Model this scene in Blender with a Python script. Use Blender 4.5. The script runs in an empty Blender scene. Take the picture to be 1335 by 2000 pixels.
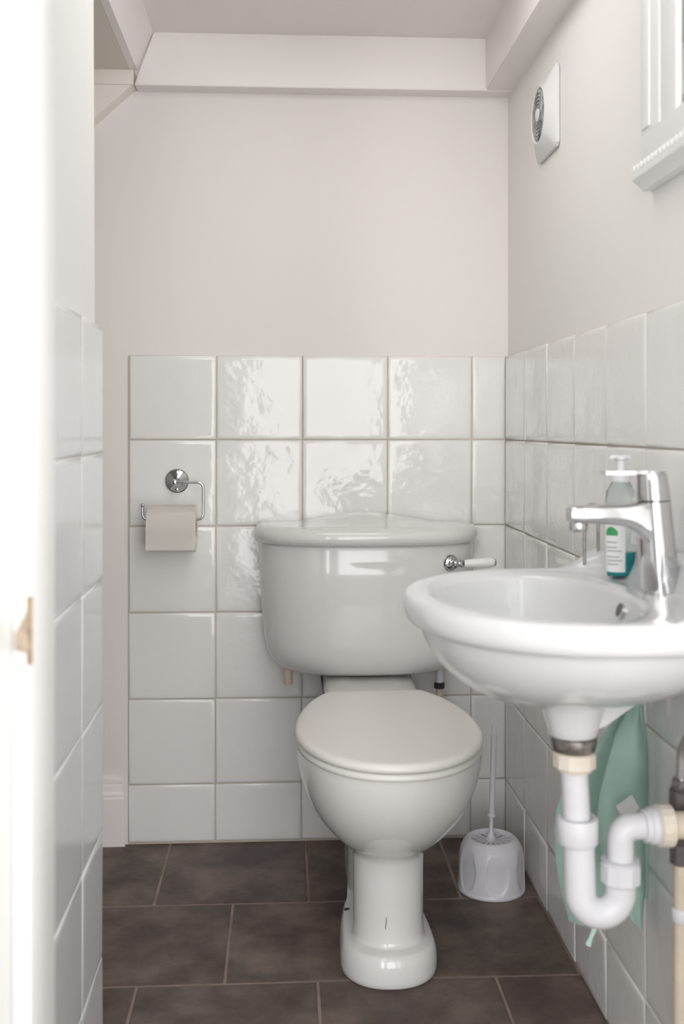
import bpy, bmesh, math, random
from mathutils import Vector, Matrix
random.seed(7)
C = bpy.context.scene.collection
PI = math.pi

# ------------------------------------------------------------------ camera
cd = bpy.data.cameras.new('camera'); cam = bpy.data.objects.new('camera', cd); C.objects.link(cam)
bpy.context.scene.camera = cam
cam.location = (0, 0, 0.961)
cam.rotation_euler = (PI/2, 0, -math.radians(3.118))
cd.sensor_fit = 'VERTICAL'; cd.sensor_height = 36; cd.lens = 2120*36/2000
cd.shift_y = -166/2000
cd.clip_start = 0.02
cd.dof.use_dof = True; cd.dof.focus_distance = 2.25; cd.dof.aperture_fstop = 4.2

# ------------------------------------------------------------------ world, lamps, exposure
vs = bpy.context.scene.view_settings
vs.view_transform = 'Standard'; vs.look = 'None'; vs.gamma = 1; vs.use_curve_mapping = False
vs.exposure = 0.48
w = bpy.data.worlds.new('banded_daylight'); bpy.context.scene.world = w; w.use_nodes = True
w.node_tree.nodes['Background'].inputs[0].default_value = (1.0, 0.99, 0.985, 1)
wn = w.node_tree
tcw = wn.nodes.new('ShaderNodeTexCoord'); sx = wn.nodes.new('ShaderNodeSeparateXYZ'); wn.links.new(tcw.outputs['Generated'], sx.inputs[0])
at_ = wn.nodes.new('ShaderNodeMath'); at_.operation = 'ARCTAN2'; wn.links.new(sx.outputs['X'], at_.inputs[0]); wn.links.new(sx.outputs['Y'], at_.inputs[1])
mr = wn.nodes.new('ShaderNodeMapRange'); mr.inputs['From Min'].default_value = -PI; mr.inputs['From Max'].default_value = PI; wn.links.new(at_.outputs[0], mr.inputs['Value'])
cr = wn.nodes.new('ShaderNodeValToRGB'); wn.links.new(mr.outputs[0], cr.inputs['Fac']); cr.color_ramp.interpolation = 'LINEAR'
el = cr.color_ramp.elements
el[0].position = 0; el[0].color = (.62,)*3+(1,); el[1].position = 1; el[1].color = (.62,)*3+(1,)
for p_, v_ in ((.025, .20), (.032, 1.0), (.055, 1.0), (.062, .16), (.13, .14), (.14, .75), (.22, .75), (.23, .16), (.76, .16), (.77, .62), (.85, .62), (.86, .10), (.915, .12), (.922, 1.0), (.962, 1.0), (.969, .25)):
    e_ = el.new(p_); e_.color = (v_, v_, v_*.99, 1)  # bright and dark bands added so chrome and glaze have something to reflect
wn.links.new(cr.outputs[0], wn.nodes['Background'].inputs[0])
w.node_tree.nodes['Background'].inputs[1].default_value = 3.0
def area(name, loc, target, sx, sy, power, col):
    l = bpy.data.lights.new(name, 'AREA'); l.shape = 'RECTANGLE'; l.size = sx; l.size_y = sy
    l.energy = power; l.color = col
    o = bpy.data.objects.new(name, l); C.objects.link(o); o.location = loc
    d = Vector(target)-Vector(loc); o.rotation_euler = d.to_track_quat('-Z', 'Y').to_euler()
    return o
area('hall_door_light', (0.30, -2.0, 1.10), (0.15, 2.0, 1.0), 1.0, 2.1, 22, (1.0, 0.985, 0.97))
area('hall_side_window_light', (-0.75, -1.9, 1.15), (0.05, 2.0, 1.0), 0.28, 1.9, 7, (1.0, 0.985, 0.97))
area('hall_left_fill', (-1.5, -0.9, 1.7), (0.5, 1.5, 1.0), 1.4, 1.6, 8, (1.0, 0.985, 0.97))  # added fill, brightens the right wall and basin
area('hall_right_fill', (1.6, -0.5, 1.6), (-0.25, 1.2, 1.0), 1.2, 1.6, 5, (1.0, 0.99, 0.98))  # added fill, brightens the left nib and door jamb
area('overhead_fill', (0.10, 1.80, 1.845), (0.10, 1.80, 0), 0.50, 0.50, 1.9, (1.0, 0.97, 0.94))  # unseen fill under the ceiling, no fitting there; lifts the far end

# ------------------------------------------------------------------ materials
def mat(name, col, rough=0.5, metal=0.0, spec=0.5, coat=0.0, var=0.0, vscale=6, col2=None,
        bump=0.0, bscale=200, bdist=0.001, trans=0.0, ior=1.45, sss=0.0, detail=4):
    m = bpy.data.materials.new(name); m.use_nodes = True
    nt = m.node_tree; b = nt.nodes['Principled BSDF']
    b.inputs['Base Color'].default_value = (*col, 1)
    b.inputs['Roughness'].default_value = rough; b.inputs['Metallic'].default_value = metal
    b.inputs['Specular IOR Level'].default_value = spec; b.inputs['Coat Weight'].default_value = coat
    b.inputs['Transmission Weight'].default_value = trans; b.inputs['IOR'].default_value = ior
    if sss:
        b.inputs['Subsurface Weight'].default_value = sss; b.inputs['Subsurface Scale'].default_value = .01
    tc = nt.nodes.new('ShaderNodeTexCoord')
    if var or col2:
        n = nt.nodes.new('ShaderNodeTexNoise'); n.inputs['Scale'].default_value = vscale; n.inputs['Detail'].default_value = detail
        nt.links.new(tc.outputs['Object'], n.inputs['Vector'])
        r = nt.nodes.new('ShaderNodeValToRGB')
        r.color_ramp.elements[0].position = .3; r.color_ramp.elements[1].position = .7
        c2 = col2 or tuple(c*(1-var) for c in col)
        r.color_ramp.elements[0].color = (*c2, 1); r.color_ramp.elements[1].color = (*col, 1)
        nt.links.new(n.outputs['Fac'], r.inputs['Fac']); nt.links.new(r.outputs['Color'], b.inputs['Base Color'])
    if bump:
        n = nt.nodes.new('ShaderNodeTexNoise'); n.inputs['Scale'].default_value = bscale; n.inputs['Detail'].default_value = 3
        nt.links.new(tc.outputs['Object'], n.inputs['Vector'])
        bp = nt.nodes.new('ShaderNodeBump'); bp.inputs['Strength'].default_value = bump; bp.inputs['Distance'].default_value = bdist
        nt.links.new(n.outputs['Fac'], bp.inputs['Height']); nt.links.new(bp.outputs['Normal'], b.inputs['Normal'])
    return m

M = dict(
    wall=mat('wall_paint', (.785, .748, .73), .55, bump=.12, bscale=260, bdist=.0006, spec=.3),
    wall_side=mat('wall_paint_side', (.84, .82, .805), .5, bump=.12, bscale=260, bdist=.0006, spec=.3),
    wall_nib=mat('wall_paint_nib', (.79, .80, .79), .5, bump=.12, bscale=260, bdist=.0006, spec=.3),
    ceil=mat('ceiling_paint', (.90, .86, .84), .7, bump=.1, bscale=120, bdist=.0006, spec=.2),
    trimw=mat('gloss_trim_paint', (.85, .815, .80), .35, bump=.08, bscale=60, bdist=.0006),
    cream=mat('cream_paint', (.74, .70, .62), .6, bump=.1, bscale=90, bdist=.0006),
    cream2=mat('pale_cream_paint', (.83, .79, .73), .5, bump=.1, bscale=90, bdist=.0006),
    jamb=mat('white_gloss_paint', (.80, .795, .78), .3),
    tile=mat('glazed_white_tile', (.80, .79, .775), .07, bump=.5, bscale=16, bdist=.0038, spec=.5),
    tile_left=mat('glazed_pale_tile', (.76, .77, .77), .12, bump=.2, bscale=10, bdist=.003),
    grout=mat('beige_grout', (.62, .55, .48), .9, var=.25, vscale=9, bump=.3, bscale=150),
    grout_pale=mat('white_grout', (.74, .72, .69), .9),
    ftile=None,
    fgrout=mat('floor_grout', (.34, .26, .23), .9, var=.4, vscale=12, bump=.3, bscale=200),
    ceramic=mat('toilet_ceramic', (.69, .69, .67), .09, coat=.3),
    basin=mat('basin_ceramic', (.60, .605, .61), .12, coat=.05),
    seat=mat('seat_plastic', (.72, .70, .67), .28),
    chrome=mat('chrome', (.60, .60, .61), .07, metal=1),
    brushed=mat('dull_steel', (.45, .43, .41), .35, metal=1, var=.5, vscale=90),
    paper=mat('toilet_paper', (.93, .90, .86), .95, bump=.08, bscale=400, spec=.1),
    card=mat('cardboard', (.5, .4, .3), .9),
    pvc=mat('white_pvc', (.64, .64, .665), .3, spec=.4),
    pvc_old=mat('aged_white_pvc', (.70, .67, .61), .35, col2=(.66, .56, .44), vscale=40),
    waste=mat('beige_pipe', (.68, .58, .46), .5, var=.15, vscale=30),
    brushp=mat('brush_plastic', (.66, .66, .70), .3),
    bristle_shade=mat('shade_dark_brush_disc', (.10, .10, .11), .6),  # near black: shade between the collar ribs is put into this colour
    slot=mat('dark_slot', (.12, .12, .12), .7),
    dark=mat('black_plastic', (.03, .025, .025), .5),
    rubber=mat('grey_brown_fitting', (.13, .115, .11), .5, var=.4, vscale=80),
    towel=mat('mint_towel', (.60, .80, .725), .95, var=.10, vscale=40, bump=.8, bscale=900, bdist=.001, spec=.05),
    tag=mat('satin_tag', (.60, .62, .60), .6),
    rust=mat('rusted_enamel', (.42, .28, .16), .7, var=.5, vscale=120),
    wood=mat('worn_bare_wood', (.50, .40, .31), .8, var=.5, vscale=60),
    fan=mat('fan_plastic', (.74, .735, .73), .35),
    fandark=mat('fan_grille_dust', (.60, .59, .58), .6, col2=(.12, .115, .11), vscale=60),
    mirror=mat('mirror_glass', (.92, .93, .92), .02, metal=1),
    frame=mat('mirror_frame_paint', (.86, .855, .845), .4, bump=.15, bscale=80),
    label=mat('label_white', (.82, .83, .83), .4),
    ink=mat('label_ink', (.35, .37, .4), .5),
    green=mat('label_green', (.06, .34, .12), .4),
    liquid=mat('teal_soap', (.03, .42, .47), .1, trans=.25, ior=1.35),
    clear=mat('clear_bottle', (.84, .93, .91), .04, trans=1, ior=1.2),
)
# brown slate-look floor tile, tone differs per tile through a face attribute
def floor_mat():
    m = bpy.data.materials.new('brown_slate_tile'); m.use_nodes = True; nt = m.node_tree; b = nt.nodes['Principled BSDF']
    tc = nt.nodes.new('ShaderNodeTexCoord'); at = nt.nodes.new('ShaderNodeAttribute'); at.attribute_name = 'tone'
    n = nt.nodes.new('ShaderNodeTexNoise'); n.inputs['Scale'].default_value = 8; n.inputs['Detail'].default_value = 8; n.inputs['Roughness'].default_value = .62
    nt.links.new(tc.outputs['Object'], n.inputs['Vector'])
    r = nt.nodes.new('ShaderNodeValToRGB'); e = r.color_ramp.elements
    e[0].position = .36; e[0].color = (.070, .050, .044, 1); e[1].position = .66; e[1].color = (.185, .140, .120, 1)
    x = e.new(.5); x.color = (.115, .086, .076, 1)
    nt.links.new(n.outputs['Fac'], r.inputs['Fac'])
    mx = nt.nodes.new('ShaderNodeMix'); mx.data_type = 'RGBA'; mx.blend_type = 'MULTIPLY'; mx.inputs['Factor'].default_value = 1
    nt.links.new(r.outputs['Color'], mx.inputs['A']); nt.links.new(at.outputs['Color'], mx.inputs['B'])
    nt.links.new(mx.outputs['Result'], b.inputs['Base Color'])
    b.inputs['Roughness'].default_value = .5; b.inputs['Specular IOR Level'].default_value = .35
    n2 = nt.nodes.new('ShaderNodeTexNoise'); n2.inputs['Scale'].default_value = 28; n2.inputs['Detail'].default_value = 9
    nt.links.new(tc.outputs['Object'], n2.inputs['Vector'])
    bp = nt.nodes.new('ShaderNodeBump'); bp.inputs['Strength'].default_value = .5; bp.inputs['Distance'].default_value = .003
    nt.links.new(n2.outputs['Fac'], bp.inputs['Height']); nt.links.new(bp.outputs['Normal'], b.inputs['Normal'])
    return m
M['ftile'] = floor_mat()

# ------------------------------------------------------------------ mesh helpers
def BM(): return bmesh.new()
def obj(name, bm, m, parent=None, sharp=40, origin=None):
    """link bm (built in world coordinates) as ONE mesh object; vertices become local to its root"""
    off = Vector((0, 0, 0))
    if parent is not None:
        r = parent
        while r.parent: r = r.parent
        off = Vector(r.location)
    elif origin: off = Vector(origin)
    bmesh.ops.translate(bm, verts=bm.verts, vec=-off)
    bmesh.ops.recalc_face_normals(bm, faces=bm.faces)
    me = bpy.data.meshes.new(name); bm.to_mesh(me); bm.free()
    for p in me.polygons: p.use_smooth = True
    me.set_sharp_from_angle(angle=math.radians(sharp))
    me.materials.append(M[m] if isinstance(m, str) else m)
    o = bpy.data.objects.new(name, me); C.objects.link(o)
    if parent is not None: o.parent = parent
    elif origin: o.location = origin
    return o
def thing(name, label, cat, loc):
    o = bpy.data.objects.new(name, None); C.objects.link(o); o.location = loc; o.empty_display_size = .05
    o['label'] = label; o['category'] = cat
    return o
def tag(o, label, cat):
    o['label'] = label; o['category'] = cat; return o
def struct(o): o['kind'] = 'structure'; return o
def box(bm, x0, x1, y0, y1, z0, z1, bev=0, seg=2):
    vs_ = [bm.verts.new((x, y, z)) for x in (x0, x1) for y in (y0, y1) for z in (z0, z1)]
    fs = [(0, 1, 3, 2), (4, 6, 7, 5), (0, 4, 5, 1), (2, 3, 7, 6), (0, 2, 6, 4), (1, 5, 7, 3)]
    f = [bm.faces.new([vs_[i] for i in q]) for q in fs]
    if bev:
        es = list({e for q in f for e in q.edges})
        bmesh.ops.bevel(bm, geom=es, offset=bev, segments=seg, affect='EDGES', profile=.5)
    return vs_
def prism(bm, poly, a0, a1, axis='Y', off=None):
    """poly of 2-D points extruded along an axis; off(p) shifts the far end"""
    def P(p, a):
        if axis == 'Y': return (p[0], a, p[1])
        if axis == 'X': return (a, p[0], p[1])
        return (p[0], p[1], a)
    A = [bm.verts.new(P(p, a0)) for p in poly]; B = [bm.verts.new(P(p, a1+(off(p) if off else 0))) for p in poly]
    n = len(poly)
    bm.faces.new(A); bm.faces.new(B[::-1])
    for i in range(n): bm.faces.new((A[i], A[(i+1) % n], B[(i+1) % n], B[i]))
def loft(bm, rings, c0=True, c1=True):
    R = [[bm.verts.new(p) for p in r] for r in rings]; n = len(R[0])
    for a, b in zip(R, R[1:]):
        for i in range(n): bm.faces.new((a[i], a[(i+1) % n], b[(i+1) % n], b[i]))
    if c0: bm.faces.new(R[0][::-1])
    if c1: bm.faces.new(R[-1])
    return R
def lathe(bm, prof, c, axis='Z', seg=40, c0=True, c1=True, mod=None):
    """prof: (radius, height along axis)"""
    A = Vector({'X': (1, 0, 0), 'Y': (0, 1, 0), 'Z': (0, 0, 1)}[axis]) if isinstance(axis, str) else Vector(axis).normalized()
    q = Vector((0, 0, 1)).rotation_difference(A)
    rings = []
    for r, h in prof:
        ring = []
        for i in range(seg):
            t = 2*PI*i/seg; rr = r*(mod(t, h) if mod else 1)
            ring.append(Vector(c)+q @ Vector((rr*math.cos(t), rr*math.sin(t), h)))
        rings.append(ring)
    loft(bm, rings, c0, c1)
def fillet(pts, r, n=7):
    out = [Vector(pts[0])]
    for a, b, c in zip(pts, pts[1:], pts[2:]):
        a, b, c = Vector(a), Vector(b), Vector(c); u = (a-b).normalized(); v = (c-b).normalized()
        ang = u.angle(v); d = min(r/math.tan(ang/2), (a-b).length*.49, (c-b).length*.49)
        p0 = b+u*d; p1 = b+v*d
        for k in range(n+1):
            t = k/n; out.append(p0*(1-t)**2+b*2*t*(1-t)+p1*t*t)
    out.append(Vector(pts[-1])); return out
def tube(bm, pts, r, seg=16, caps=True):
    pts = [Vector(p) for p in pts]; n = len(pts); rad = r if hasattr(r, '__len__') else [r]*n
    T = [(pts[min(i+1, n-1)]-pts[max(i-1, 0)]).normalized() for i in range(n)]
    N = T[0].orthogonal().normalized(); rings = []
    for i in range(n):
        if i: N = (T[i-1].rotation_difference(T[i]) @ N).normalized()
        B = T[i].cross(N)
        rings.append([pts[i]+rad[i]*(math.cos(2*PI*k/seg)*N+math.sin(2*PI*k/seg)*B) for k in range(seg)])
    loft(bm, rings, caps, caps)
def sstep(a, b, x):
    t = max(0, min(1, (x-a)/(b-a))); return t*t*(3-2*t)
def tile(bm, o, u, v, n, wd, ht, t, e=.004, tilt=.0012, layer=None, tone=None):
    """one pillow-edged tile: origin o, axes u,v, outward n"""
    o, u, v, n = Vector(o), Vector(u), Vector(v), Vector(n)
    ta, tb = random.uniform(-tilt, tilt), random.uniform(-tilt, tilt)
    def rect(i, h):
        return [o+u*(i if a == 0 else wd-i)+v*(i if b == 0 else ht-i)+n*(h+(ta*(a-.5)+tb*(b-.5) if h > .0001 else 0)) for a, b in ((0, 0), (1, 0), (1, 1), (0, 1))]
    seq = [rect(0, 0), rect(0, t*.72), rect(e*.3, t*.88), rect(e, t*.97), rect(e*2.6, t), rect(e*5, t)]
    f0 = len(bm.faces)
    R = loft(bm, seq, True, True)
    if layer is not None:
        bm.faces.ensure_lookup_table()
        for f in bm.faces[f0:]:
            for l in f.loops: l[layer] = tone

# ------------------------------------------------------------------ the setting
YB = 2.520      # tile face of the back wall
XR = 0.519      # tile face of the right wall
# back wall
bm = BM(); box(bm, -1.06, .62, 2.526, 2.62, -.02, 1.95)
wall_back = struct(obj('wall_back', bm, 'wall'))
G = .0026
rows = [0.0, .137, .3335, .533, .732, .9315, 1.127]
rows_b = rows[:]; rows_b[0] = .004
cols = [-.352, -.1525, .0463, .2446, .4422, .5215]
bm = BM()
for zi in range(6):
    for xi in range(5):
        sh = -.0035*(1-rows[zi]/1.127)
        x0, x1 = cols[xi]+sh, cols[xi+1]+sh*(xi < 4)
        tile(bm, (x0+G/2, 2.5275, rows_b[zi]+G/2), (1, 0, 0), (0, 0, 1), (0, -1, 0), x1-x0-G, rows[zi+1]-rows_b[zi]-G, .0085, tilt=.0014)
obj('tiling', bm, 'tile', wall_back, 55)
bm = BM(); box(bm, -.3545, .5215, 2.5218, 2.5265, 0, 1.126)
obj('grout', bm, 'grout', wall_back)
# right wall
bm = BM(); box(bm, .528, .62, .86, 2.526, -.02, 1.95)
wall_right = struct(obj('wall_right', bm, 'wall_side'))
bm = BM(); ys = [2.516, 2.3135, 2.115, 1.9125, 1.723, 1.5345, 1.338, 1.14, .942]
for zi in range(6):
    for a, b in zip(ys, ys[1:]):
        tile(bm, (.5275, a-G/2, rows_b[zi]+G/2), (0, -1, 0), (0, 0, 1), (-1, 0, 0), a-b-G, rows[zi+1]-rows_b[zi]-G, .0085, tilt=.0015)
obj('tiling', bm, 'tile', wall_right, 55)
bm = BM(); box(bm, .5225, .5275, .942, 2.52, 0, 1.126)
obj('grout', bm, 'grout', wall_right)
# left wall nib
bm = BM(); vv = box(bm, -.40, -.2865, 1.0, 1.7035, -.02, 1.95)
for v in vv:
    if v.co.x > -.3 and v.co.z > 1: v.co.x = -.2945
wall_left = struct(obj('wall_left', bm, 'wall_nib'))
rl = [.004, .139, .334, .531, .725, .920, 1.118]
bm = BM(); yl = [1.7065, 1.5295, 1.335, 1.14, 1.0]
for zi in range(6):
    for a, b in zip(yl, yl[1:]):
        tile(bm, (-.2875, b+G/2, rl[zi]+G/2), (0, 1, 0), (0, 0, 1), (1, 0, 0), a-b-G, rl[zi+1]-rl[zi]-G, .009, tilt=.001)
obj('tiling', bm, 'tile_left', wall_left, 55)
bm = BM(); box(bm, -.288, -.2812, 1.0, 1.7055, 0, 1.117)
obj('grout', bm, 'grout_pale', wall_left)
# alcove wall behind the nib, front wall beside and above the doorway
bm = BM(); box(bm, -1.06, -1.0, 1.0, 2.526, -.02, 1.95); struct(obj('wall_alcove', bm, 'wall_side'))
bm = BM(); box(bm, -1.06, -.245, .88, 1.0, -.02, 2.3); box(bm, .53, .62, .80, .86, -.02, 2.3); box(bm, -.245, .53, .86, 1.0, 1.99, 2.3)
struct(obj('wall_front', bm, 'wall_side'))
# ceiling, boxed-in beams and the stair soffit
bm = BM(); box(bm, -.33, .62, 1.0, 2.60, 1.854, 1.95); struct(obj('ceiling', bm, 'ceil'))
bm = BM(); prism(bm, [(-.3351, 1.7345), (.53, 1.7345), (.53, 1.856), (-.2915, 1.856)], 2.475, 2.53); bmesh.ops.bevel(bm, geom=list(bm.edges), offset=.0015, segments=2, affect='EDGES')
struct(obj('trim_1', bm, 'trimw'))
bm = BM(); prism(bm, [(.467, 1.7365), (.532, 1.7365), (.532, 1.856), (.465, 1.856)], 1.0, 2.475); bmesh.ops.bevel(bm, geom=list(bm.edges), offset=.002, segments=2, affect='EDGES')
struct(obj('trim_2', bm, 'trimw'))
bm = BM(); prism(bm, [(-.2915, 1.858), (-.3285, 1.7676), (-.345, 1.7676), (-.345, 1.858)], 1.0, 2.475)
struct(obj('trim_3', bm, 'trimw'))
bm = BM(); box(bm, -1.0, -.3455, 1.0, 2.474, 1.768, 1.86); struct(obj('ceiling_alcove', bm, 'cream'))
bm = BM(); prism(bm, [(-1.0, 1.7350), (-.337, 1.7350), (-.337, 1.771), (-1.0, 1.771)], 2.474, 2.53)
struct(obj('trim_4', bm, 'cream2'))
bm = BM(); prism(bm, [(-.3415, 1.7348), (-1.0, 1.7348), (-1.0, 1.131)], 2.477, 2.527)
struct(obj('trim_5', bm, 'cream2'))
# skirting board on the back wall, mitred back to the wall at its right end
prof = [(0, 0), (.018, 0), (.018, .109), (.0145, .112), (.015, .118), (.0105, .124), (.009, .138), (.0075, .140), (.0085, .1455), (.0078, .1515), (0, .1515)]
bm = BM(); prism(bm, [(2.526-t, z) for t, z in prof], -1.0, -.3775, 'X', off=lambda p: (2.526-p[0])*.95)
struct(obj('baseboard_back', bm, 'trimw', sharp=25))
# floor: grout bed with stone-look tiles in half bond
bm = BM(); box(bm, -1.06, .62, -1.6, 2.6, -.05, -.0012)
floor = struct(obj('floor', bm, 'fgrout'))
bm = BM(); lay = bm.loops.layers.float_color.new('tone')
fy = [2.524, 2.198, 1.882] + [1.882-.316*k for k in range(1, 12)]
for r_, (a, b) in enumerate(zip(fy, fy[1:])):
    st = [-.2585, -.1005, -.2505][r_] if r_ < 3 else (-.1005 if r_ % 2 else -.2505)
    x = st-.311*3
    while x < .6:
        x0, x1 = max(x, -1.0), min(x+.311, .526)
        if x1-x0 > .01:
            k = random.uniform(.86, 1.14); tn = (k*random.uniform(.97, 1.05), k, k*random.uniform(.95, 1.03), 1)
            tile(bm, (x0+.0022, b+.0022, -.008), (1, 0, 0), (0, 1, 0), (0, 0, 1), x1-x0-.0044, a-b-.0044, .008, e=.002, tilt=.0006, layer=lay, tone=tn)
        x += .311
obj('tiling', bm, 'ftile', floor, 55)
# door frame at the left edge of the doorway
bm = BM(); box(bm, -.246, -.222, .72, 1.0, 0, 1.99, .002)
door_frame = struct(obj('door_frame', bm, 'jamb'))
bm = BM(); box(bm, -.222, -.2067, .905, 1.0, 0, 1.99, .002); obj('door_stop', bm, 'jamb', door_frame)
bm = BM(); box(bm, -.33, -.235, .70, .72, 0, 2.05, .004); obj('architrave', bm, 'jamb', door_frame)
bm = BM(); box(bm, -.2095, -.2057, .9035, .9065, .765, .822, .0006)
sp = obj('strike_plate', bm, 'rust', door_frame); sp['label'] = 'rusted edge of the latch keep'
bm = BM(); prism(bm, [(-.2190, .778), (-.2085, .775), (-.2085, .812), (-.2120, .805), (-.2160, .797), (-.2190, .792)], .9028, .9042)
obj('worn_wood', bm, 'wood', sp)

# ------------------------------------------------------------------ toilet
TX = .188
T = thing('toilet', 'white ceramic toilet with closed lid, curved cistern and round pedestal on brown floor', 'toilet', (TX, 2.0, 0))
# pan: bowl blended into a column pedestal and a rounded foot
NP = 72
def egg(y0, y1, yc, wd, z, n=2.0, trunc=None):
    """closed outline; yc = widest y"""
    out = []
    for i in range(NP):
        t = 2*PI*i/NP; c_, s_ = math.cos(t), math.sin(t)
        yy = -c_; y = yc+(yy*(yc-y0) if yy < 0 else yy*(y1-yc))
        x = wd*(abs(s_)**(2/n))*(1 if s_ >= 0 else -1)
        out.append((TX+x, y, z))
    return out
def column(z, r=.0625, yf=1.873, yr=2.30, val=.046, rear=.060):
    yc = yf+r; out = []; half = NP//2; pts = []
    for i in range(half+1):
        u = i/half
        if u <= .4:
            a = u/.4*PI*.62; pts.append((r*math.sin(a), yc-r*math.cos(a)))
        elif u <= .8:
            v = (u-.4)/.4; y0 = yc-r*math.cos(PI*.62); x0 = r*math.sin(PI*.62)
            y = y0+(yr-.05-y0)*v
            x = x0+(val-x0)*sstep(0, .28, v)+(rear-val)*sstep(.3, .6, v)
            pts.append((x, y))
        else:
            a = (u-.8)/.2*PI/2; pts.append((rear*math.cos(a), yr-.05+.05*math.sin(a)))
    for i in range(NP):
        k = i if i <= half else NP-i; x, y = pts[k]
        out.append((TX+(x if i <= half else -x), y, z))
    return out
def mix(A, B, t): return [tuple(a[k]*(1-t)+b[k]*t for k in range(3)) for a, b in zip(A, B)]
def foot(z, g):
    out = []
    for i in range(NP):
        t = 2*PI*i/NP; c_, s_ = math.cos(t), math.sin(t)
        hw = .086+g; y = (1.925 - c_*(.085+g)) if c_ > 0 else (1.925-c_*(.25+g))
        x = hw*(abs(s_)**(.9 if c_ > 0 else .62))*(1 if s_ >= 0 else -1)
        out.append((TX+x, y, z))
    return out
rings = [foot(.0005, -.004), foot(.004, -.001), foot(.012, .0), foot(.030, -.0005), foot(.044, -.003), foot(.052, -.007), foot(.0555, -.012)]
col_ = column
rings += [mix(foot(.0565, -.016), col_(.0565, r=.066, yf=1.868), .75), col_(.0585, r=.0655, yf=1.8695), col_(.066, r=.0635, yf=1.8715), col_(.09), col_(.13), col_(.17), col_(.20, r=.063)]
bowl = [(.212, .55, 1.862, .064), (.220, .8, 1.853, .072), (.228, 1, 1.842, .082), (.240, 1, 1.824, .0945), (.256, 1, 1.803, .109),
        (.275, 1, 1.782, .124), (.298, 1, 1.762, .1385), (.322, 1, 1.746, .1495), (.348, 1, 1.733, .158), (.372, 1, 1.726, .1625), (.388, 1, 1.7235, .164), (.397, 1, 1.724, .1635)]
for z, t, yf, wd in bowl:
    e_ = egg(yf, 2.30-.12*sstep(.21, .40, z)*0, 1.93, wd, z, 2.1)
    rings.append(mix(col_(z, r=.064), e_, t) if t < 1 else e_)
bm = BM(); loft(bm, rings)
# shelf behind the seat that runs under the cistern
def rrect(cx, hw, y0, y1, z, r=.03):
    out = []
    for k, (sx, yy, a0) in enumerate(((1, y1, 0), (-1, y1, PI/2), (-1, y0, PI), (1, y0, 3*PI/2))):
        for i in range(6):
            a = a0+PI/2*i/5
            out.append((cx+sx*(hw-r)+r*math.cos(a), (yy-r if yy == y1 else yy+r)+r*math.sin(a), z))
    return out
loft(bm, [rrect(TX, .080, 2.06, 2.49, .25), rrect(TX, .092, 2.04, 2.50, .33), rrect(TX, .102, 2.03, 2.505, .390)]+[[(x, y, z-.14*max(0, 2.34-y)) for x, y, z in q] for q in (rrect(TX, .1005, 2.032, 2.503, .406), rrect(TX, .097, 2.036, 2.499, .4125), rrect(TX, .090, 2.042, 2.493, .4165), rrect(TX, .05, 2.2, 2.46, .4172))])
pan = obj('pan', bm, 'ceramic', T, 60)
for s_, yy in ((-1, 2.085),):
    bm = BM(); lathe(bm, [(.0058, 0), (.0058, .0012), (.0045, .0016)], (TX-.0680, 2.035, .0548), seg=16)
    h_ = obj('bolt_hole', bm, 'rubber', pan); h_['label'] = 'dark fixing bolt hole'
bm = BM(); tube(bm, [(.1775, 1.8725, .092), (.1778, 1.8722, .098), (.1788, 1.8722, .105), (.1786, 1.8722, .112)], .0005, 6)
obj('scratch', bm, 'dark', pan)
# seat and lid
def lid_ring(g, z, y0=1.707, y1=2.202, wd=.1635):
    out = []; yc = 1.93; b_ = .324
    tr = math.asin(min(1, (y1-yc)/b_))
    m = NP//2; P_ = []
    for i in range(m+1):
        a = -PI/2+(PI/2+tr)*(i/m)**1.0
        y = yc+math.sin(a)*((yc-y0) if a < 0 else b_); x = wd*(math.cos(a)**.94)
        P_.append((x, y))
    # right side up, then back along the left side; corners of the rear edge are softened by g
    full = [(x, y) for x, y in P_]+[(-x, y) for x, y in P_[::-1][:-1]]
    full = full[:-1] if abs(full[-1][0]) < 1e-6 else full
    cx, cy = 0, 1.95
    for x, y in full:
        d = math.hypot(x, y-cy); k = (d+g)/d if d else 1
        out.append((TX+x*k, cy+(y-cy)*k, z))
    return out
bm = BM(); loft(bm, [lid_ring(-.006, .3975), lid_ring(-.0015, .399), lid_ring(.0005, .403), lid_ring(-.001, .4085), lid_ring(-.005, .4105)])
seat = obj('seat', bm, 'seat', T, 60)
bm = BM(); loft(bm, [lid_ring(-.006, .4115), lid_ring(-.0005, .4125), lid_ring(.0022, .416), lid_ring(.0022, .420), lid_ring(-.0005, .4245), lid_ring(-.005, .4265), lid_ring(-.012, .4274), lid_ring(-.04, .4276)])
lid = obj('lid', bm, 'seat', T, 60)
for s_ in (-1, 1):
    bm = BM(); lathe(bm, [(.006, -.016), (.0075, -.014), (.0075, .014), (.006, .016)], (TX+s_*.072, 2.206, .417), 'X', 18)
    lathe(bm, [(.012, .411), (.012, .416), (.006, .418)], (TX+s_*.072, 2.222, 0), seg=18)
    obj('hinge', bm, 'seat', T)
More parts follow.
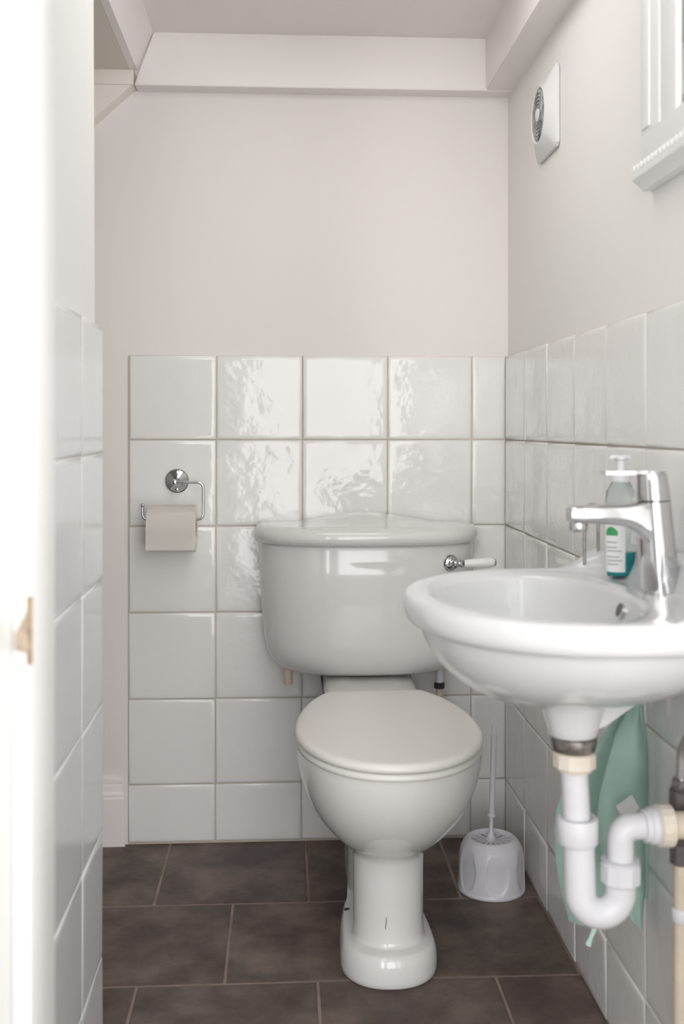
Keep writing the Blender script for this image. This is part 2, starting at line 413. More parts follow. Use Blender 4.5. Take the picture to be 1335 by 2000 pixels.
# cistern
def cis(wd, dep, z, n=3.0, back=2.517, s0=.055, y_add=0):
    out = []; m = 60
    for i in range(m+1):
        a = PI*i/m; c_, s_ = math.cos(a), math.sin(a)
        x = wd*abs(c_)**(2/n)*(1 if c_ > 0 else -1)
        y = back-s0-(dep-s0)*abs(s_)**(2/2.3)
        out.append((TX+x, y, z))
    out.append((TX-wd, back-s0*.5, z)); out.append((TX-wd+.004, back, z))
    for k in range(1, 8): out.append((TX-wd+.004+(2*wd-.008)*k/8, back, z))
    out.append((TX+wd-.004, back, z)); out.append((TX+wd, back-s0*.5, z))
    return out
body = [(.7040, .2405, .190), (.698, .2425, .193), (.64, .2405, .193), (.58, .2375, .191), (.53, .234, .189), (.49, .2295, .187), (.465, .2245, .185),
        (.450, .218, .182), (.437, .209, .176), (.426, .196, .168), (.4190, .178, .157), (.4160, .155, .140), (.4150, .12, .10)]
bm = BM(); loft(bm, [cis(w_, d_, z_, s0=min(.055, d_*.4)) for z_, w_, d_ in body])
cistern = obj('cistern', bm, 'ceramic', T, 60)
# lid of the cistern: bull-nosed slab, then a rising top with an arched crest at the back
slab = [(.7052, .236, .188), (.7055, .246, .203), (.709, .2505, .209), (.716, .2535, .2125), (.723, .254, .2135), (.731, .2525, .2115), (.738, .247, .205), (.7415, .241, .198), (.7425, .236, .192)]
rings = [cis(w_, d_, z_) for z_, w_, d_ in slab]
def crest(ring, g):
    out = []
    for x, y, z in ring:
        u = abs(x-TX)/.165; b_ = (.5+.5*math.cos(PI*min(1, u)))**.8
        out.append((x, y, z+.0215*b_*g))
    return out
bm = BM(); loft(bm, rings)
# top tray: height field inside the slab outline
NU, NV = 48, 14
def front_y(x, wd=.2335, dep=.186):
    c_ = (abs(x)/wd)**1.5; s2 = math.sqrt(max(0, 1-min(1, c_)**2)); return 2.517-.055-(dep-.055)*s2**(2/2.3)
V = []
for j in range(NV+1):
    v = j/NV; row = []
    for i in range(NU+1):
        x = .2335*math.sin(PI/2*(2*i/NU-1)); u = min(1, abs(x)/.172); b_ = (.5+.5*math.cos(PI*u))**.68
        yf = front_y(x); y = yf+(2.5165-yf)*v
        edge = min(1, (y-yf)/.012, (.2335-abs(x))/.012)
        z = .7405+.0026*sstep(0, 1, edge)+.0205*b_*sstep(-.1, 1.0, v)*sstep(0, 1, edge*1.0)
        row.append(bm.verts.new((TX+x, y, z)))
    V.append(row)
for a, b in zip(V, V[1:]):
    for i in range(NU): bm.faces.new((a[i], a[i+1], b[i+1], b[i]))
base_ = [bm.verts.new((v.co.x, v.co.y, .738)) for v in V[-1]]
for i in range(NU): bm.faces.new((V[-1][i], V[-1][i+1], base_[i+1], base_[i]))
obj('cistern_lid', bm, 'ceramic', T, 60)
# flush lever
LV = Vector((.3635, 2.3480, .665))
dn = Vector((.42, -1, .0)).normalized()
bm = BM(); lathe(bm, [(.0175, -.004), (.0178, .003), (.016, .005), (.0155, .007), (.011, .009), (.009, .012), (.0095, .015), (.006, .018)], LV, dn, 32)
k0 = LV+dn*.018; lathe(bm, [(.004, -.006), (.0085, .0), (.0095, .004), (.0085, .008), (.004, .012)], k0, dn, 24)
ld = Vector((.99, -.10, .05)).normalized(); k1 = k0+dn*.004
lathe(bm, [(.005, 0), (.0055, .010), (.009, .011), (.0095, .013), (.007, .016), (.0085, .019)], k1, ld, 24)
lever = obj('flush_lever', bm, 'chrome', T); lever['label'] = 'chrome flush lever'
bm = BM(); lathe(bm, [(.0055, .018), (.0082, .020), (.0090, .03), (.0108, .052), (.0112, .067), (.0104, .078), (.008, .084), (.003, .0855)], k1, ld, 28)
grip = obj('grip', bm, 'jamb', lever); grip['label'] = 'white ceramic grip'
bm = BM(); lathe(bm, [(.0082, .0828), (.0086, .0845), (.006, .0875), (.001, .0885)], k1, ld, 24)
obj('end_cap', bm, 'chrome', lever)
# pipes under the cistern
bm = BM(); lathe(bm, [(.0085, .3885), (.0095, .390), (.0095, .43)], (.012, 2.42, 0), seg=20)
op = obj('overflow_pipe', bm, 'waste', T)
s_ = thing('supply_pipe', 'thin water supply pipe with black nut under the right end of the cistern', 'pipe', (.352, 2.43, 0))
bm = BM(); tube(bm, fillet([(.352, 2.43, .41), (.352, 2.43, .17), (.352, 2.53, .17)], .03), .0075, 14); obj('pipe', bm, 'waste', s_)
bm = BM(); lathe(bm, [(.008, .372), (.012, .373), (.012, .385), (.009, .386)], (.352, 2.43, 0), seg=8); obj('nut', bm, 'dark', s_)
bm = BM(); lathe(bm, [(.009, .3865), (.0095, .388), (.0095, .425)], (.352, 2.43, 0), seg=20); obj('valve_tail', bm, 'pvc', s_)

# ------------------------------------------------------------------ toilet roll and its holder
H_ = thing('toilet_roll_holder', 'chrome hooked toilet roll holder with round screwed plate on white wall tiles', 'toilet roll holder', (-.243, 2.52, .837))
bm = BM(); lathe(bm, [(.0275, 0), (.0275, -.003), (.0255, -.005), (.0245, -.0045), (.022, -.0058), (.013, -.0115), (.011, -.013), (.0085, -.014), (.0065, -.030), (.006, -.062)], (-.243, 2.5185, .837), 'Y', 40)
obj('wall_plate', bm, 'chrome', H_)
for dz in (-.0195, .0195):
    bm = BM(); lathe(bm, [(.0042, -.004), (.0042, -.0075), (.003, -.009), (.0005, -.0095)], (-.243, 2.5185, .837+dz), 'Y', 16); obj('screw', bm, 'chrome', H_)
YA = 2.452
bm = BM(); tube(bm, fillet([(-.243, YA, .8365), (-.1785, YA, .8365), (-.1785, YA, .7535), (-.3135, YA, .7535), (-.3135, YA, .783)], .014), .0032, 14)
lathe(bm, [(.0005, -.0065), (.005, -.005), (.0068, 0), (.005, .005), (.0005, .0065)], (-.243, YA, .837), 'Y', 20)
obj('arm', bm, 'chrome', H_)
bm = BM(); bmesh.ops.create_uvsphere(bm, u_segments=16, v_segments=10, radius=.0048, matrix=Matrix.Translation((-.3135, YA, .7855))); obj('ball_end', bm, 'chrome', H_)
R_ = thing('toilet_roll', 'part used white toilet roll hanging on the chrome holder', 'toilet roll', (-.246, YA, .736))
zc = .7535-.0028-.0165; RR = .0535
def annulus(bm, r0, r1, x0, x1, c, seg=56):
    rg = []
    for x, r in ((x0, r0), (x0, r1), (x1, r1), (x1, r0)):
        rg.append([(x, c[0]+r*math.cos(2*PI*i/seg), c[1]+r*math.sin(2*PI*i/seg)) for i in range(seg)])
    rg.append(rg[0]); R0 = [[bm.verts.new(p) for p in r] for r in rg[:4]]
    for a in range(4):
        A, B = R0[a], R0[(a+1) % 4]
        for i in range(seg): bm.faces.new((A[i], A[(i+1) % seg], B[(i+1) % seg], B[i]))
bm = BM(); annulus(bm, .0185, RR, -.3, -.1945, (YA+.002, zc)); obj('paper', bm, 'paper', R_, 30)
bm = BM(); annulus(bm, .0168, .0185, -.3003, -.1942, (YA+.002, zc)); obj('core', bm, 'card', R_, 30)
bm = BM(); g = []
for j in range(15):
    if j < 9:
        a = math.radians(100+80*j/8); y, z = YA+.002+(RR+.0006)*math.cos(a), zc+(RR+.0006)*math.sin(a)
    else:
        f = (j-8)/6; y, z = YA+.002-RR-.0006+.0015*f, zc-f*(zc-.690)
    g.append([(x, y, z) for x in [-.3-.0005*j/14+(.1055)*k/6 for k in range(7)]])
V = [[bm.verts.new(p) for p in r] for r in g]
for a, b in zip(V, V[1:]):
    for i in range(6): bm.faces.new((a[i], a[i+1], b[i+1], b[i]))
ex = bmesh.ops.solidify(bm, geom=bm.faces[:], thickness=.0005)
obj('loose_sheet', bm, 'paper', R_)

# ------------------------------------------------------------------ toilet brush
BX, BY = .434, 2.243
HB = thing('toilet_brush_holder', 'white plastic toilet brush holder with arched dents in the corner', 'toilet brush holder', (BX, BY, 0))
def dent(t, h):
    u = (t*6/(2*PI)) % 1-.5; zc_ = (h-.050)/.042
    return 1-.07*max(0, 1-(u/.34)**2-zc_**2)**.40 if (u/.34)**2+zc_**2 < 1 else 1
pr = [(.0695, .0), (.0705, .003), (.0705, .006), (.0692, .008)]+[(.0692-.0022*(k/30), .010+.002*k) for k in range(31)]+[(.0655, .078), (.0635, .086), (.060, .094), (.055, .101), (.050, .1055), (.0455, .1075), (.043, .106), (.039, .095), (.038, .05)]
bm = BM(); lathe(bm, pr, (BX, BY, .0005), seg=180, mod=dent, c1=False); hold = obj('cup', bm, 'brushp', HB, 70)
BR = thing('toilet_brush', 'upright white toilet brush standing in its plastic holder', 'toilet brush', (BX-.001, BY, .02))
bm = BM(); lathe(bm, [(.034, .03), (.034, .085), (.030, .09), (.012, .093)], (BX, BY, 0), seg=36); obj('bristles', bm, 'bristle_shade', BR)
bm = BM(); n_ = 14
for k in range(n_):
    a = 2*PI*k/n_; c_, s_ = math.cos(a), math.sin(a)
    p0 = Vector((BX+c_*.010, BY+s_*.010, .100)); p1 = Vector((BX+c_*.041, BY+s_*.041, .1005)); q = Vector((-s_, c_, 0))
    A = [p0-q*.0018, p0+q*.0018, p1+q*.0052, p1-q*.0052]
    loft(bm, [[v-Vector((0, 0, .004)) for v in A], A])
obj('ribbed_collar', bm, 'brushp', BR)
bm = BM(); tip = Vector((.4405, 2.243, .352)); b0 = Vector((.4325, 2.243, .095)); dv = tip-b0; L = dv.length
lathe(bm, [(.013, 0), (.0125, .006), (.008, .012), (.006, .020), (.0042, .024), (.0040, .052), (.0042, .054), (.0085, .055), (.0085, .0585), (.0058, .060), (.0062, .10), (.0064, L-.040), (.0068, L-.034)], b0, dv, 24)
hd = obj('handle', bm, 'brushp', BR)
bm = BM(); lp = []
for k in range(17):
    a = -PI/2+2*PI*k/16; u = math.sin(a); ww = .0052*math.cos(a)*(1-.45*(u+1)/2)
    lp.append(b0+dv.normalized()*(L-.018+.019*u)+Vector((ww, 0, 0)))
tube(bm, lp, .0018, 8, False); obj('hanging_eye', bm, 'brushp', BR)

# ------------------------------------------------------------------ basin
BYc = 1.325; BXc = .345; RZ = .757
B_ = thing('wash_basin', 'small rounded white ceramic wash basin mounted on the tiled right wall', 'basin', (.519, BYc, .70))
NB = 96
def outer(s_l=1.0, s_r=1.0, sy=1.0, z=0, wall=.5185, nr=2.9, nx=4.5):
    out = []
    for i in range(NB):
        t = 2*PI*i/NB; c_, s_ = math.cos(t), math.sin(t)
        if c_ < 0: x = BXc-.196*s_l*abs(c_)**(2/2.05)
        else: x = BXc+(wall-BXc)*s_r*abs(c_)**(2/nx)
        y = BYc+.237*sy*abs(s_)**(2/(2.05 if c_ < 0 else nr))*(1 if s_ >= 0 else -1)
        out.append((x, y, z))
    return out
OX, OY = .318, BYc-.002     # centre of the opening
def opening(s, z, ax=.133, ay=.195, dx=0):
    return [(OX+dx+ax*s*math.cos(2*PI*i/NB)*(1 if math.cos(2*PI*i/NB) < 0 else .86), OY+ay*s*math.sin(2*PI*i/NB), z) for i in range(NB)]
rg = []
for z, sl, sr, sy, q in ((.6235, .20, .26, .10, 0), (.6255, .33, .40, .20, 0), (.631, .45, .54, .32, 0), (.639, .545, .67, .435, 0), (.652, .655, .80, .575, .1), (.667, .75, .90, .70, .3), (.685, .83, .96, .805, .5), (.702, .875, .99, .87, .75), (.716, .90, 1, .905, 1), (.7205, .905, 1, .915, 1)):
    rg.append(outer(sl, sr, sy, z, nr=2.1+.8*q, nx=2.2+2.3*q))
for z, s in ((.7225, .925), (.7235, .965), (.7275, .985), (.735, .997), (.743, 1.0), (.750, .993)):
    rg.append(outer(s, 1, s, z))
O_ = outer(.975, 1, .978, RZ-.002); I_ = opening(1.0, RZ-.004)
def topz(x, y, d):
    rim = RZ-.002+.0025*math.sin(PI*min(1, d/.035))
    lip = max(0, min(1, (x-.414)/.060))**.7*(1-sstep(.012, .040, d))*.041
    return rim+lip-.004*sstep(.42, .46, x)*sstep(.02, .05, d)
for k in (0, .12, .25, .4, .55, .7, .82, .92, 1.0):
    ring = []
    for a, b in zip(O_, I_):
        p = Vector(a).lerp(Vector(b), k); d = (Vector(a)-p).length+.001
        # rounding of the raised lip at its own outer edge
        lipz = topz(p.x, p.y, d if k else .004)
        ring.append((p.x, p.y, lipz-(.003*(k > .9))))
    rg.append(ring)
for s, z, dx in ((.975, RZ-.012, 0), (.955, RZ-.025, 0), (.93, RZ-.045, 0), (.875, RZ-.064, 0), (.79, RZ-.079, 0), (.66, RZ-.089, .002), (.48, RZ-.095, .004), (.30, RZ-.0985, .006), (.14, RZ-.100, .008)):
    rg.append(opening(s, z, dx=dx))
bm = BM(); loft(bm, rg, False, True)
bowlo = obj('bowl', bm, 'basin', B_, 75)
# drain boss under the bowl, with its web towards the wall
bm = BM(); lathe(bm, [(.0285, .5805), (.0305, .582), (.0320, .590), (.0365, .605), (.0400, .619), (.044, .635)], (.358, BYc, 0), seg=40)
loft(bm, [[(.372, BYc-.020, .588), (.372, BYc+.020, .588), (.372, BYc+.020, .650), (.372, BYc-.020, .650)], [(.395, BYc-.018, .596), (.395, BYc+.018, .596), (.395, BYc+.018, .650), (.395, BYc-.018, .650)], [(.425, BYc-.016, .616), (.425, BYc+.016, .616), (.425, BYc+.016, .650), (.425, BYc-.016, .650)], [(.48, BYc-.014, .648), (.48, BYc+.014, .648), (.48, BYc+.014, .66), (.48, BYc-.014, .66)]])
obj('drain_boss', bm, 'basin', B_, 50)
bm = BM(); 
ov = [(.4285-.004*0+0, BYc-.034+0.0, 0)]
lathe(bm, [(.0105, -.002), (.0105, .0015), (.009, .0025)], (.4245, BYc+.020, RZ-.027), (-1, 0, .35), 24)
obj('overflow_ring', bm, 'chrome', B_)
bm = BM(); lathe(bm, [(.0085, .0), (.0085, .0034)], (.4245, BYc+.020, RZ-.027), (-1, 0, .35), 24); obj('overflow_hole', bm, 'slot', B_)
bm = BM(); lathe(bm, [(.03, 0), (.03, .002), (.02, .004), (.004, .005)], (.326, BYc, RZ-.100), seg=30); obj('plug_hole', bm, 'chrome', B_)

# ------------------------------------------------------------------ mixer tap
TP = thing('mixer_tap', 'chrome single lever mixer tap on the back ledge of the basin', 'tap', (.472, 1.345, .753))
TY = 1.345
ax0 = Vector((.4755, TY, .752)); ax1 = Vector((.4665, TY, .868)); adir = (ax1-ax0).normalized(); La = (ax1-ax0).length
bm = BM(); lathe(bm, [(.0265, 0), (.0265, .002), (.0255, .003), (.0225, La*.6), (.0210, La-.0008)], ax0, adir, 48)
# spout: tapering rounded bar sweeping from the body to the outlet
def rbar(cx, cz, hy, hz, nx=0, r=.45, seg=24):
    out = []
    for i in range(seg):
        a = 2*PI*i/seg; c_, s_ = math.cos(a), math.sin(a)
        out.append((cx+nx*hz*abs(s_)**r*(1 if s_ > 0 else -1), TY+hy*abs(c_)**r*(1 if c_ > 0 else -1), cz+hz*abs(s_)**r*(1 if s_ > 0 else -1)))
    return out
loft(bm, [rbar(.463, .836, .019, .034), rbar(.452, .8425, .019, .026), rbar(.440, .848, .0185, .0185), rbar(.425, .8505, .018, .0138), rbar(.40, .8515, .0175, .0122), rbar(.375, .8515, .017, .0115), rbar(.362, .8510, .0165, .0108), rbar(.3585, .8510, .0155, .009)])
obj('spout_body', bm, 'chrome', TP, 35)
bm = BM(); lathe(bm, [(.0105, 0), (.0115, .003), (.0115, .012), (.010, .014)], (.3705, TY, .830), seg=28); obj('aerator', bm, 'chrome', TP)
bm = BM(); c0_ = ax1+adir*.001
rA = []
for h, r, ti in ((0, .0208, 0), (.002, .0210, 0), (.028, .0195, .1), (.034, .0190, .25), (.0365, .0175, .3)):
    ring = []
    for i in range(40):
        a = 2*PI*i/40; ring.append(c0_+adir*h+Vector((r*math.cos(a), r*math.sin(a), ti*r*math.cos(a)*-.12)))
    rA.append(ring)
loft(bm, rA)
loft(bm, [[(x, TY+s*hw, z+dz) for s, dz in ((-1, -.0018), (1, -.0018), (1, .0018), (-1, .0018))] for x, z, hw in ((.475, .904, .014), (.455, .9045, .0155), (.43, .9035, .012), (.405, .9035, .0085), (.400, .9038, .006))])
cap = obj('lever_head', bm, 'chrome', TP, 35)
bm = BM(); lathe(bm, [(.0034, 0), (.0034, .0006)], (.4595, TY-.0193, .887), (-.35, -1, 0), 16); obj('indicator_dot', bm, 'brushed', cap)
# looped wire behind the spout
bm = BM(); tube(bm, fillet([(.4315, 1.535, .757), (.4315, 1.535, .850), (.4515, 1.535, .850), (.4515, 1.535, .757)], .009), .0022, 10)
tag(obj('wire_loop', bm, 'brushed', origin=(.44, 1.535, .757)), 'thin dark metal wire loop standing on the basin behind the tap spout', 'wire')

# ------------------------------------------------------------------ soap bottle
SX, SY, SZ = .4655, 1.475, .7545
S_ = thing('soap_bottle', 'clear pump bottle with teal liquid soap behind the tap', 'soap bottle', (SX, SY, SZ))
def oval(a, b, z, ang=.25, seg=40):
    out = []
    for i in range(seg):
        t = 2*PI*i/seg; x, y = a*math.cos(t), b*math.sin(t)
        out.append((SX+x*math.cos(ang)-y*math.sin(ang), SY+x*math.sin(ang)+y*math.cos(ang), SZ+z))
    return out
bp_ = [(.017, .012, .0), (.0195, .0145, .002), (.0203, .015, .008), (.0215, .016, .05), (.0225, .0165, .085), (.0225, .0165, .105), (.0205, .0155, .118), (.015, .013, .127), (.0105, .0105, .131), (.0098, .0098, .134)]
bm = BM(); loft(bm, [oval(a, b, z) for a, b, z in bp_]); obj('bottle', bm, 'clear', S_, 60)
bm = BM(); loft(bm, [oval(.0185, .0135, .003), oval(.0193, .0142, .008), oval(.0197, .0145, .034), oval(.0192, .014, .0345)]); obj('liquid', bm, 'liquid', S_)
def lab(bm, t0, t1, z0, z1, off=.0006, n=12, arch=0):
    A, B = [], []
    for k in range(n+1):
        t = t0+(t1-t0)*k/n
        for lst, z in ((A, z0), (B, z1-arch*(2*k/n-1)**2)):
            u = z/.1; a, b = .0203+.0022*u+off, .015+.0016*u+off
            x, y = a*math.cos(t), b*math.sin(t); g_ = .25
            lst.append(bm.verts.new((SX+x*math.cos(g_)-y*math.sin(g_), SY+x*math.sin(g_)+y*math.cos(g_), SZ+z)))
    for k in range(n): bm.faces.new((A[k], A[k+1], B[k+1], B[k]))
bm = BM(); lab(bm, PI*.92, PI*1.46, .008, .098, arch=.02); lb = obj('label', bm, 'label', S_)
bm = BM()
for z in (.018, .023, .028, .036, .041, .048): lab(bm, PI*1.02, PI*(1.33+.06*math.sin(z*900)), z, z+.0016, .0009)
obj('print_lines', bm, 'ink', lb)
bm = BM(); lab(bm, PI*1.0, PI*1.30, .058, .070, .001, arch=.006); obj('green_mark', bm, 'green', lb)
bm = BM(); lathe(bm, [(.0125, .130), (.0135, .131), (.0135, .140), (.0115, .143), (.0075, .145), (.0065, .147), (.0065, .160), (.009, .162), (.009, .166), (.006, .168)], (SX, SY, SZ), seg=28)
loft(bm, [[(SX+x, SY+s*hw, SZ+z+dz) for s, dz in ((-1, -.002), (1, -.002), (1, .002), (-1, .002))] for x, z, hw in ((.012, .1655, .005), (-.010, .166, .006), (-.017, .1645, .004))])
obj('pump', bm, 'pvc', S_, 35)

# ------------------------------------------------------------------ waste trap under the basin
PY = 1.318
Q = thing('basin_trap', 'white plastic U shaped waste trap hanging under the basin', 'waste pipe', (.366, PY, .35))
bm = BM(); lathe(bm, [(.0255, .5625), (.0265, .564), (.0288, .574), (.0290, .579), (.0270, .581)], (.358, PY+.004, 0), seg=36); o_ = obj('waste_flange', bm, 'brushed', Q); o_['label'] = 'corroded metal waste flange'
def octo(bm, c, axis, r, h0, h1, seg=8, ch=.0022):
    lathe(bm, [(r-ch, h0), (r, h0+ch*.8), (r, h1-ch*.8), (r-ch, h1)], c, axis, seg)
bm = BM(); octo(bm, (.3580, PY, 0), 'Z', .0265, .5425, .5625, 12); lathe(bm, [(.0205, .5385), (.022, .5425)], (.3580, PY, 0), seg=32); o_ = obj('nut', bm, 'pvc_old', Q, 25); o_['label'] = 'white nut with rust stains'
bm = BM(); tube(bm, [(.3575, PY, .545), (.3620, PY, .46)], .0165, 28); obj('tailpipe', bm, 'pvc', Q)
bm = BM(); lathe(bm, [(.0235, .4495), (.0250, .4515), (.0250, .4790), (.0238, .4810), (.0185, .4812), (.0172, .4785)], (.3620, PY, 0), seg=32); obj('nut', bm, 'pvc', Q)
u0 = Vector((.3632, PY, .452)); pts = [u0, Vector((.3650, PY, .392))]
Rb = .0252; cx_ = .3650+Rb; 
for k in range(1, 16):
    a = PI+PI*k/15; pts.append(Vector((cx_+Rb*math.cos(a), PY, .389+Rb*math.sin(a)*1.05)))
pts.append(Vector((cx_+Rb, PY, .412)))
bm = BM(); tube(bm, pts, .0190, 28); obj('u_bend', bm, 'pvc', Q, 60)
bm = BM(); xo = cx_+Rb; octo(bm, (xo, PY, 0), 'Z', .0248, .3995, .4255, 10); lathe(bm, [(.0225, .4255), (.0235, .4285), (.0175, .4287)], (xo, PY, 0), seg=32); obj('nut', bm, 'pvc', Q, 25)
bm = BM(); tube(bm, fillet([(xo, PY, .425), (xo, PY, .4685), (.455, PY, .4685)], .022, 12), .0162, 28); obj('outlet_elbow', bm, 'pvc', Q, 60)
bm = BM(); lathe(bm, [(.0165, .443), (.0200, .4445), (.0200, .450), (.0222, .4515), (.0222, .4585), (.0250, .4595), (.0250, .4605), (.021, .461)], (0, PY, .4685), 'X', 36); obj('collar', bm, 'pvc', Q, 30)
bm = BM(); octo(bm, (0, PY, .4685), 'X', .0256, .4612, .4800, 16); obj('coupling_nut', bm, 'pvc_old', Q, 20)
bm = BM(); tube(bm, [(.480, PY, .4685), (.5185, PY, .4685)], .0165, 28); o_ = obj('waste_pipe', bm, 'waste', Q); o_['label'] = 'beige waste pipe into the wall'

# ------------------------------------------------------------------ vertical water pipe and flexible hose
VX, VY = .508, 1.360
W_ = thing('water_pipe', 'beige painted vertical water pipe with compression fittings on the right wall', 'pipe', (VX, VY, 0))
bm = BM(); tube(bm, [(VX, VY, .0), (VX, VY, .5)], .0102, 20); obj('pipe', bm, 'waste', W_)
for z0, z1, r in ((.404, .432, .0165), (.474, .498, .0175)):
    bm = BM(); octo(bm, (VX, VY, 0), 'Z', r*.95, z0, z1, 8, .002)
    lathe(bm, [(.012, z1-.001), (.0135, z1+.004), (.0105, z1+.008)], (VX, VY, 0), seg=20)
    obj('compression_fitting', bm, 'rubber', W_, 25)
bm = BM(); octo(bm, (VX, VY, 0), 'Z', .0130, .500, .512, 6, .0015); obj('hose_nut', bm, 'brushed', W_, 25)
bm = BM(); lathe(bm, [(.0118, .330), (.0132, .332), (.0132, .346), (.0118, .348)], (VX, VY, 0), seg=20); box(bm, VX, .5185, VY-.010, VY+.010, .332, .346, .001); obj('pipe_clip', bm, 'pvc', W_)
Hs = thing('flexible_hose', 'braided steel flexible hose rising above the beige pipe at right edge', 'hose', (VX, VY, .512))
bm = BM(); tube(bm, [(VX, VY, .509), (VX, VY, .527)], .0072, 20); obj('ferrule', bm, 'chrome', Hs)
hp = fillet([(VX, VY, .522), (VX-.0005, VY-.001, .548), (VX+.004, VY-.03, .585), (.508, VY-.10, .60)], .04, 8)
bm = BM(); tube(bm, hp, .0066, 16)
obj('braid', bm, mat('steel_braid', (.42, .38, .36), .4, metal=.7, bump=1, bscale=700, bdist=.001), Hs, 80)

# ------------------------------------------------------------------ towel
def cloth(bm, L, R, y0, nz=34, nx=18, amp=.006, ph=0, th=.0055, bulge=.012):
    """L/R: list of (z, x) edge points from top to bottom"""
    def itp(P, z):
        for (z0, x0), (z1, x1) in zip(P, P[1:]):
            if z <= z0 and z >= z1: return x0+(x1-x0)*(z0-z)/(z0-z1)
        return P[-1][1] if z < P[-1][0] else P[0][1]
    zt = min(L[0][0], R[0][0]); V = []
    for i in range(nz+1):
        row = []
        for j in range(nx+1):
            u = j/nx; zb = L[-1][0]*(1-u)+R[-1][0]*u; z = zt+(zb-zt)*i/nz
            zl = L[0][0]+(L[-1][0]-L[0][0])*i/nz; zr = R[0][0]+(R[-1][0]-R[0][0])*i/nz
            x = itp(L, zl)*(1-u)+itp(R, zr)*u
            y = y0-bulge*math.sin(PI*u)**.7+amp*math.sin(u*9+ph+z*7)*(.3+.7*i/nz)+.06*(zt-z)*0
            row.append(bm.verts.new((x, y, zl*(1-u)+zr*u)))
        V.append(row)
    for a, b in zip(V, V[1:]):
        for j in range(nx): bm.faces.new((a[j], a[j+1], b[j+1], b[j]))
fA = BM(); cloth(fA, [(0.62, 0.4894), (0.5518, 0.4894), (0.5041, 0.454), (0.4674, 0.4314), (0.4382, 0.4052), (0.4088, 0.3939), (0.3793, 0.3917), (0.3348, 0.3939), (0.2902, 0.4014), (0.2455, 0.4142)],
      [(0.62, 0.5045), (0.5516, 0.5045), (0.4664, 0.4916), (0.3923, 0.4841), (0.3181, 0.4803), (0.2441, 0.4728)], 1.550, ph=.6, amp=.005, bulge=.010)
bmesh.ops.solidify(fA, geom=fA.faces[:], thickness=.006)
TW = thing('hand_towel', 'mint green hand towel hanging in folds behind the waste trap', 'towel', (.46, 1.50, .62))
obj('back_fold', fA, 'towel', TW, 70)
fB = BM(); cloth(fB, [(0.62, 0.4804), (0.5688, 0.4804), (0.537, 0.4638), (0.4875, 0.4494), (0.445, 0.4385), (0.4096, 0.4357), (0.381, 0.44), (0.3453, 0.4494), (0.3024, 0.4602), (0.277, 0.4804)],
      [(0.62, 0.4963), (0.5686, 0.4963), (0.5222, 0.5036), (0.4865, 0.5079), (0.4437, 0.5079), (0.401, 0.5065), (0.3583, 0.505), (0.3155, 0.5065), (0.2623, 0.4992)], 1.490, ph=2.1, amp=.004, bulge=.016)
bmesh.ops.solidify(fB, geom=fB.faces[:], thickness=.007)
obj('front_fold', fB, 'towel', TW, 70)
fC = BM(); cloth(fC, [(0.62, 0.4931), (0.5609, 0.4931), (0.4772, 0.499), (0.2956, 0.499)], [(0.62, 0.5123), (0.5606, 0.5123), (0.5133, 0.5182), (0.4042, 0.5212), (0.2879, 0.5189)], 1.520, ph=.2, amp=.002, bulge=.004)
bmesh.ops.solidify(fC, geom=fC.faces[:], thickness=.006)
obj('side_fold', fC, 'towel', TW, 70)
bm = BM()
c_ = Vector((0.4702, 1.46, 0.4411)); u_ = Vector((.0125, .004, .0065)); v_ = Vector((-.005, .002, .009))
A = [c_-u_-v_, c_+u_-v_, c_+u_+v_, c_-u_+v_]; loft(bm, [A, [p+Vector((0, .0008, 0)) for p in A]]); o_ = obj('care_tag', bm, 'tag', TW); o_['label'] = 'small white care tag'
bm = BM(); tube(bm, [(0.451, 1.54, 0.2528), (0.4473, 1.54, 0.2382), (0.4421, 1.54, 0.2258), (0.4383, 1.54, 0.2156)], [.0035, .004, .003, .0048], 8); obj('hanging_loop', bm, 'towel', TW)
bm = BM(); tube(bm, fillet([(.526, 1.515, .630), (.500, 1.515, .630), (.485, 1.515, .617), (.480, 1.515, .630)], .006), .003, 10)
lathe(bm, [(.014, 0), (.014, -.003), (.009, -.006)], (.5185, 1.515, .630), 'X', 20)
tag(obj('towel_hook', bm, 'chrome', origin=(.519, 1.515, .630)), 'chrome hook on right wall holding the mint towel under the basin', 'hook')

# ------------------------------------------------------------------ extractor fan
F = thing('extractor_fan', 'white square extractor fan with round louvred grille high on right wall', 'fan', (.528, 2.122, 1.570))
FY, FZ = 2.124, 1.578
def sq(hf, x, k, seg=64, r=None):
    out = []
    for i in range(seg):
        a = 2*PI*(i+.5)/seg; c_, s_ = math.cos(a), math.sin(a)
        d = hf/max(abs(c_), abs(s_)); rr = d*(1-k)+(r or hf)*k
        out.append((x, FY+rr*c_, FZ+rr*s_))
    return out
bm = BM(); loft(bm, [sq(.076, .528, 0), sq(.076, .5265, 0), sq(.0795, .5262, 0), sq(.0795, .521, 0), sq(.078, .5195, 0), sq(.0575, .5035, 1, r=.0575), sq(.0555, .5025, 1, r=.0555), sq(.0525, .5045, 1, r=.0525), sq(.0515, .512, 1, r=.0515)], True, True)
obj('cover', bm, 'fan', F, 30)
bm = BM()
for r in (.047, .040, .033, .026, .019):
    annulus(bm, r-.0036, r, .5030, .510, (FY, FZ), 48)
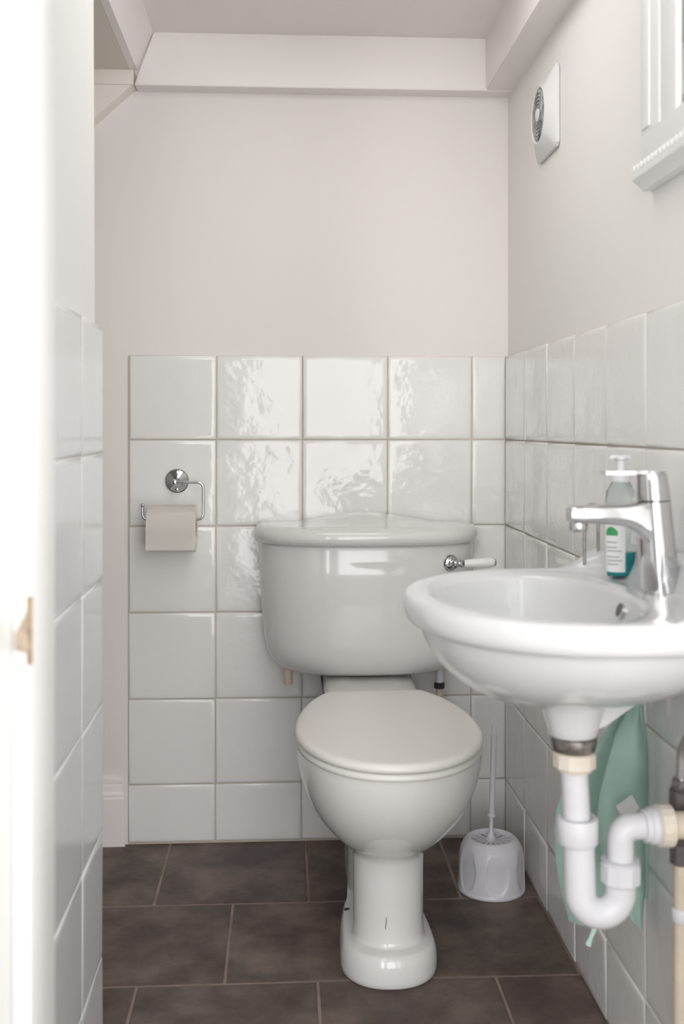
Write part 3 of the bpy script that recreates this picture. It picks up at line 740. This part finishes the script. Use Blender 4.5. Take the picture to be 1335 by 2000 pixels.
for k in range(6):
    a = PI*k/6+.2; c_, s_ = math.cos(a), math.sin(a); q = Vector((0, -s_, c_))*.0014; e = Vector((0, c_, s_))*.050; o0 = Vector((0, FY, FZ))
    A = [o0-e-q, o0+e-q, o0+e+q, o0-e+q]; loft(bm, [[p+Vector((.5040, 0, 0)) for p in A], [p+Vector((.509, 0, 0)) for p in A]])
obj('grille', bm, 'fandark', F, 30)
bm = BM(); lathe(bm, [(.013, .512), (.013, .5020), (.010, .5005), (.002, .500)], (0, FY, FZ), 'X', 28); obj('hub', bm, 'fan', F)

# ------------------------------------------------------------------ framed mirror on the right wall
K = thing('wall_mirror', 'white framed mirror with beaded lower ledge on the right wall', 'mirror', (.528, 1.2, 1.3))
my0, my1 = .93, 1.512; mz0, mz1 = 1.318, 1.95
bm = BM(); box(bm, .506, .5275, my0, my1, 1.3365, 1.372, .001)      # bottom rail
for a, b in ((1.440, 1.512), (my0, my0+.072)): box(bm, .506, .5275, a, b, 1.372, mz1-.05, .0015)
box(bm, .506, .5275, my0, my1, mz1-.08, mz1-.04, .0015)
box(bm, .5035, .507, 1.474, 1.506, 1.378, mz1-.085, .001)
frame = obj('frame', bm, 'frame', K)
for a, b in ((1.383, 1.4365), (my0+.0755, my0+.13)):
    bm = BM(); box(bm, .5085, .5275, a, b, 1.374, mz1-.085, .002); obj('inner_stile', bm, 'frame', K)
bm = BM(); box(bm, .513, .5275, my0+.13, 1.383, 1.373, mz1-.085); obj('glass', bm, 'mirror', K)
# cornice ledge: profile extruded along the wall
cp = [(.5275, 1.298), (.513, 1.2985), (.510, 1.303), (.503, 1.309), (.4985, 1.3125), (.4975, 1.3150), (.4975, 1.3205), (.5020, 1.3225), (.5025, 1.3345), (.5050, 1.3360), (.5275, 1.3363)]
bm = BM(); prism(bm, cp, my0-.015, 1.528); obj('ledge', bm, 'frame', K, 25)
bm = BM(); y = 1.524
while y > my0:
    bmesh.ops.create_uvsphere(bm, u_segments=8, v_segments=6, radius=.0038, matrix=Matrix.Translation((.5015, y, 1.3283)) @ Matrix.Diagonal((1.1, 1.35, 1.35, 1))); y -= .0150
o_ = obj('beading', bm, 'frame', K)
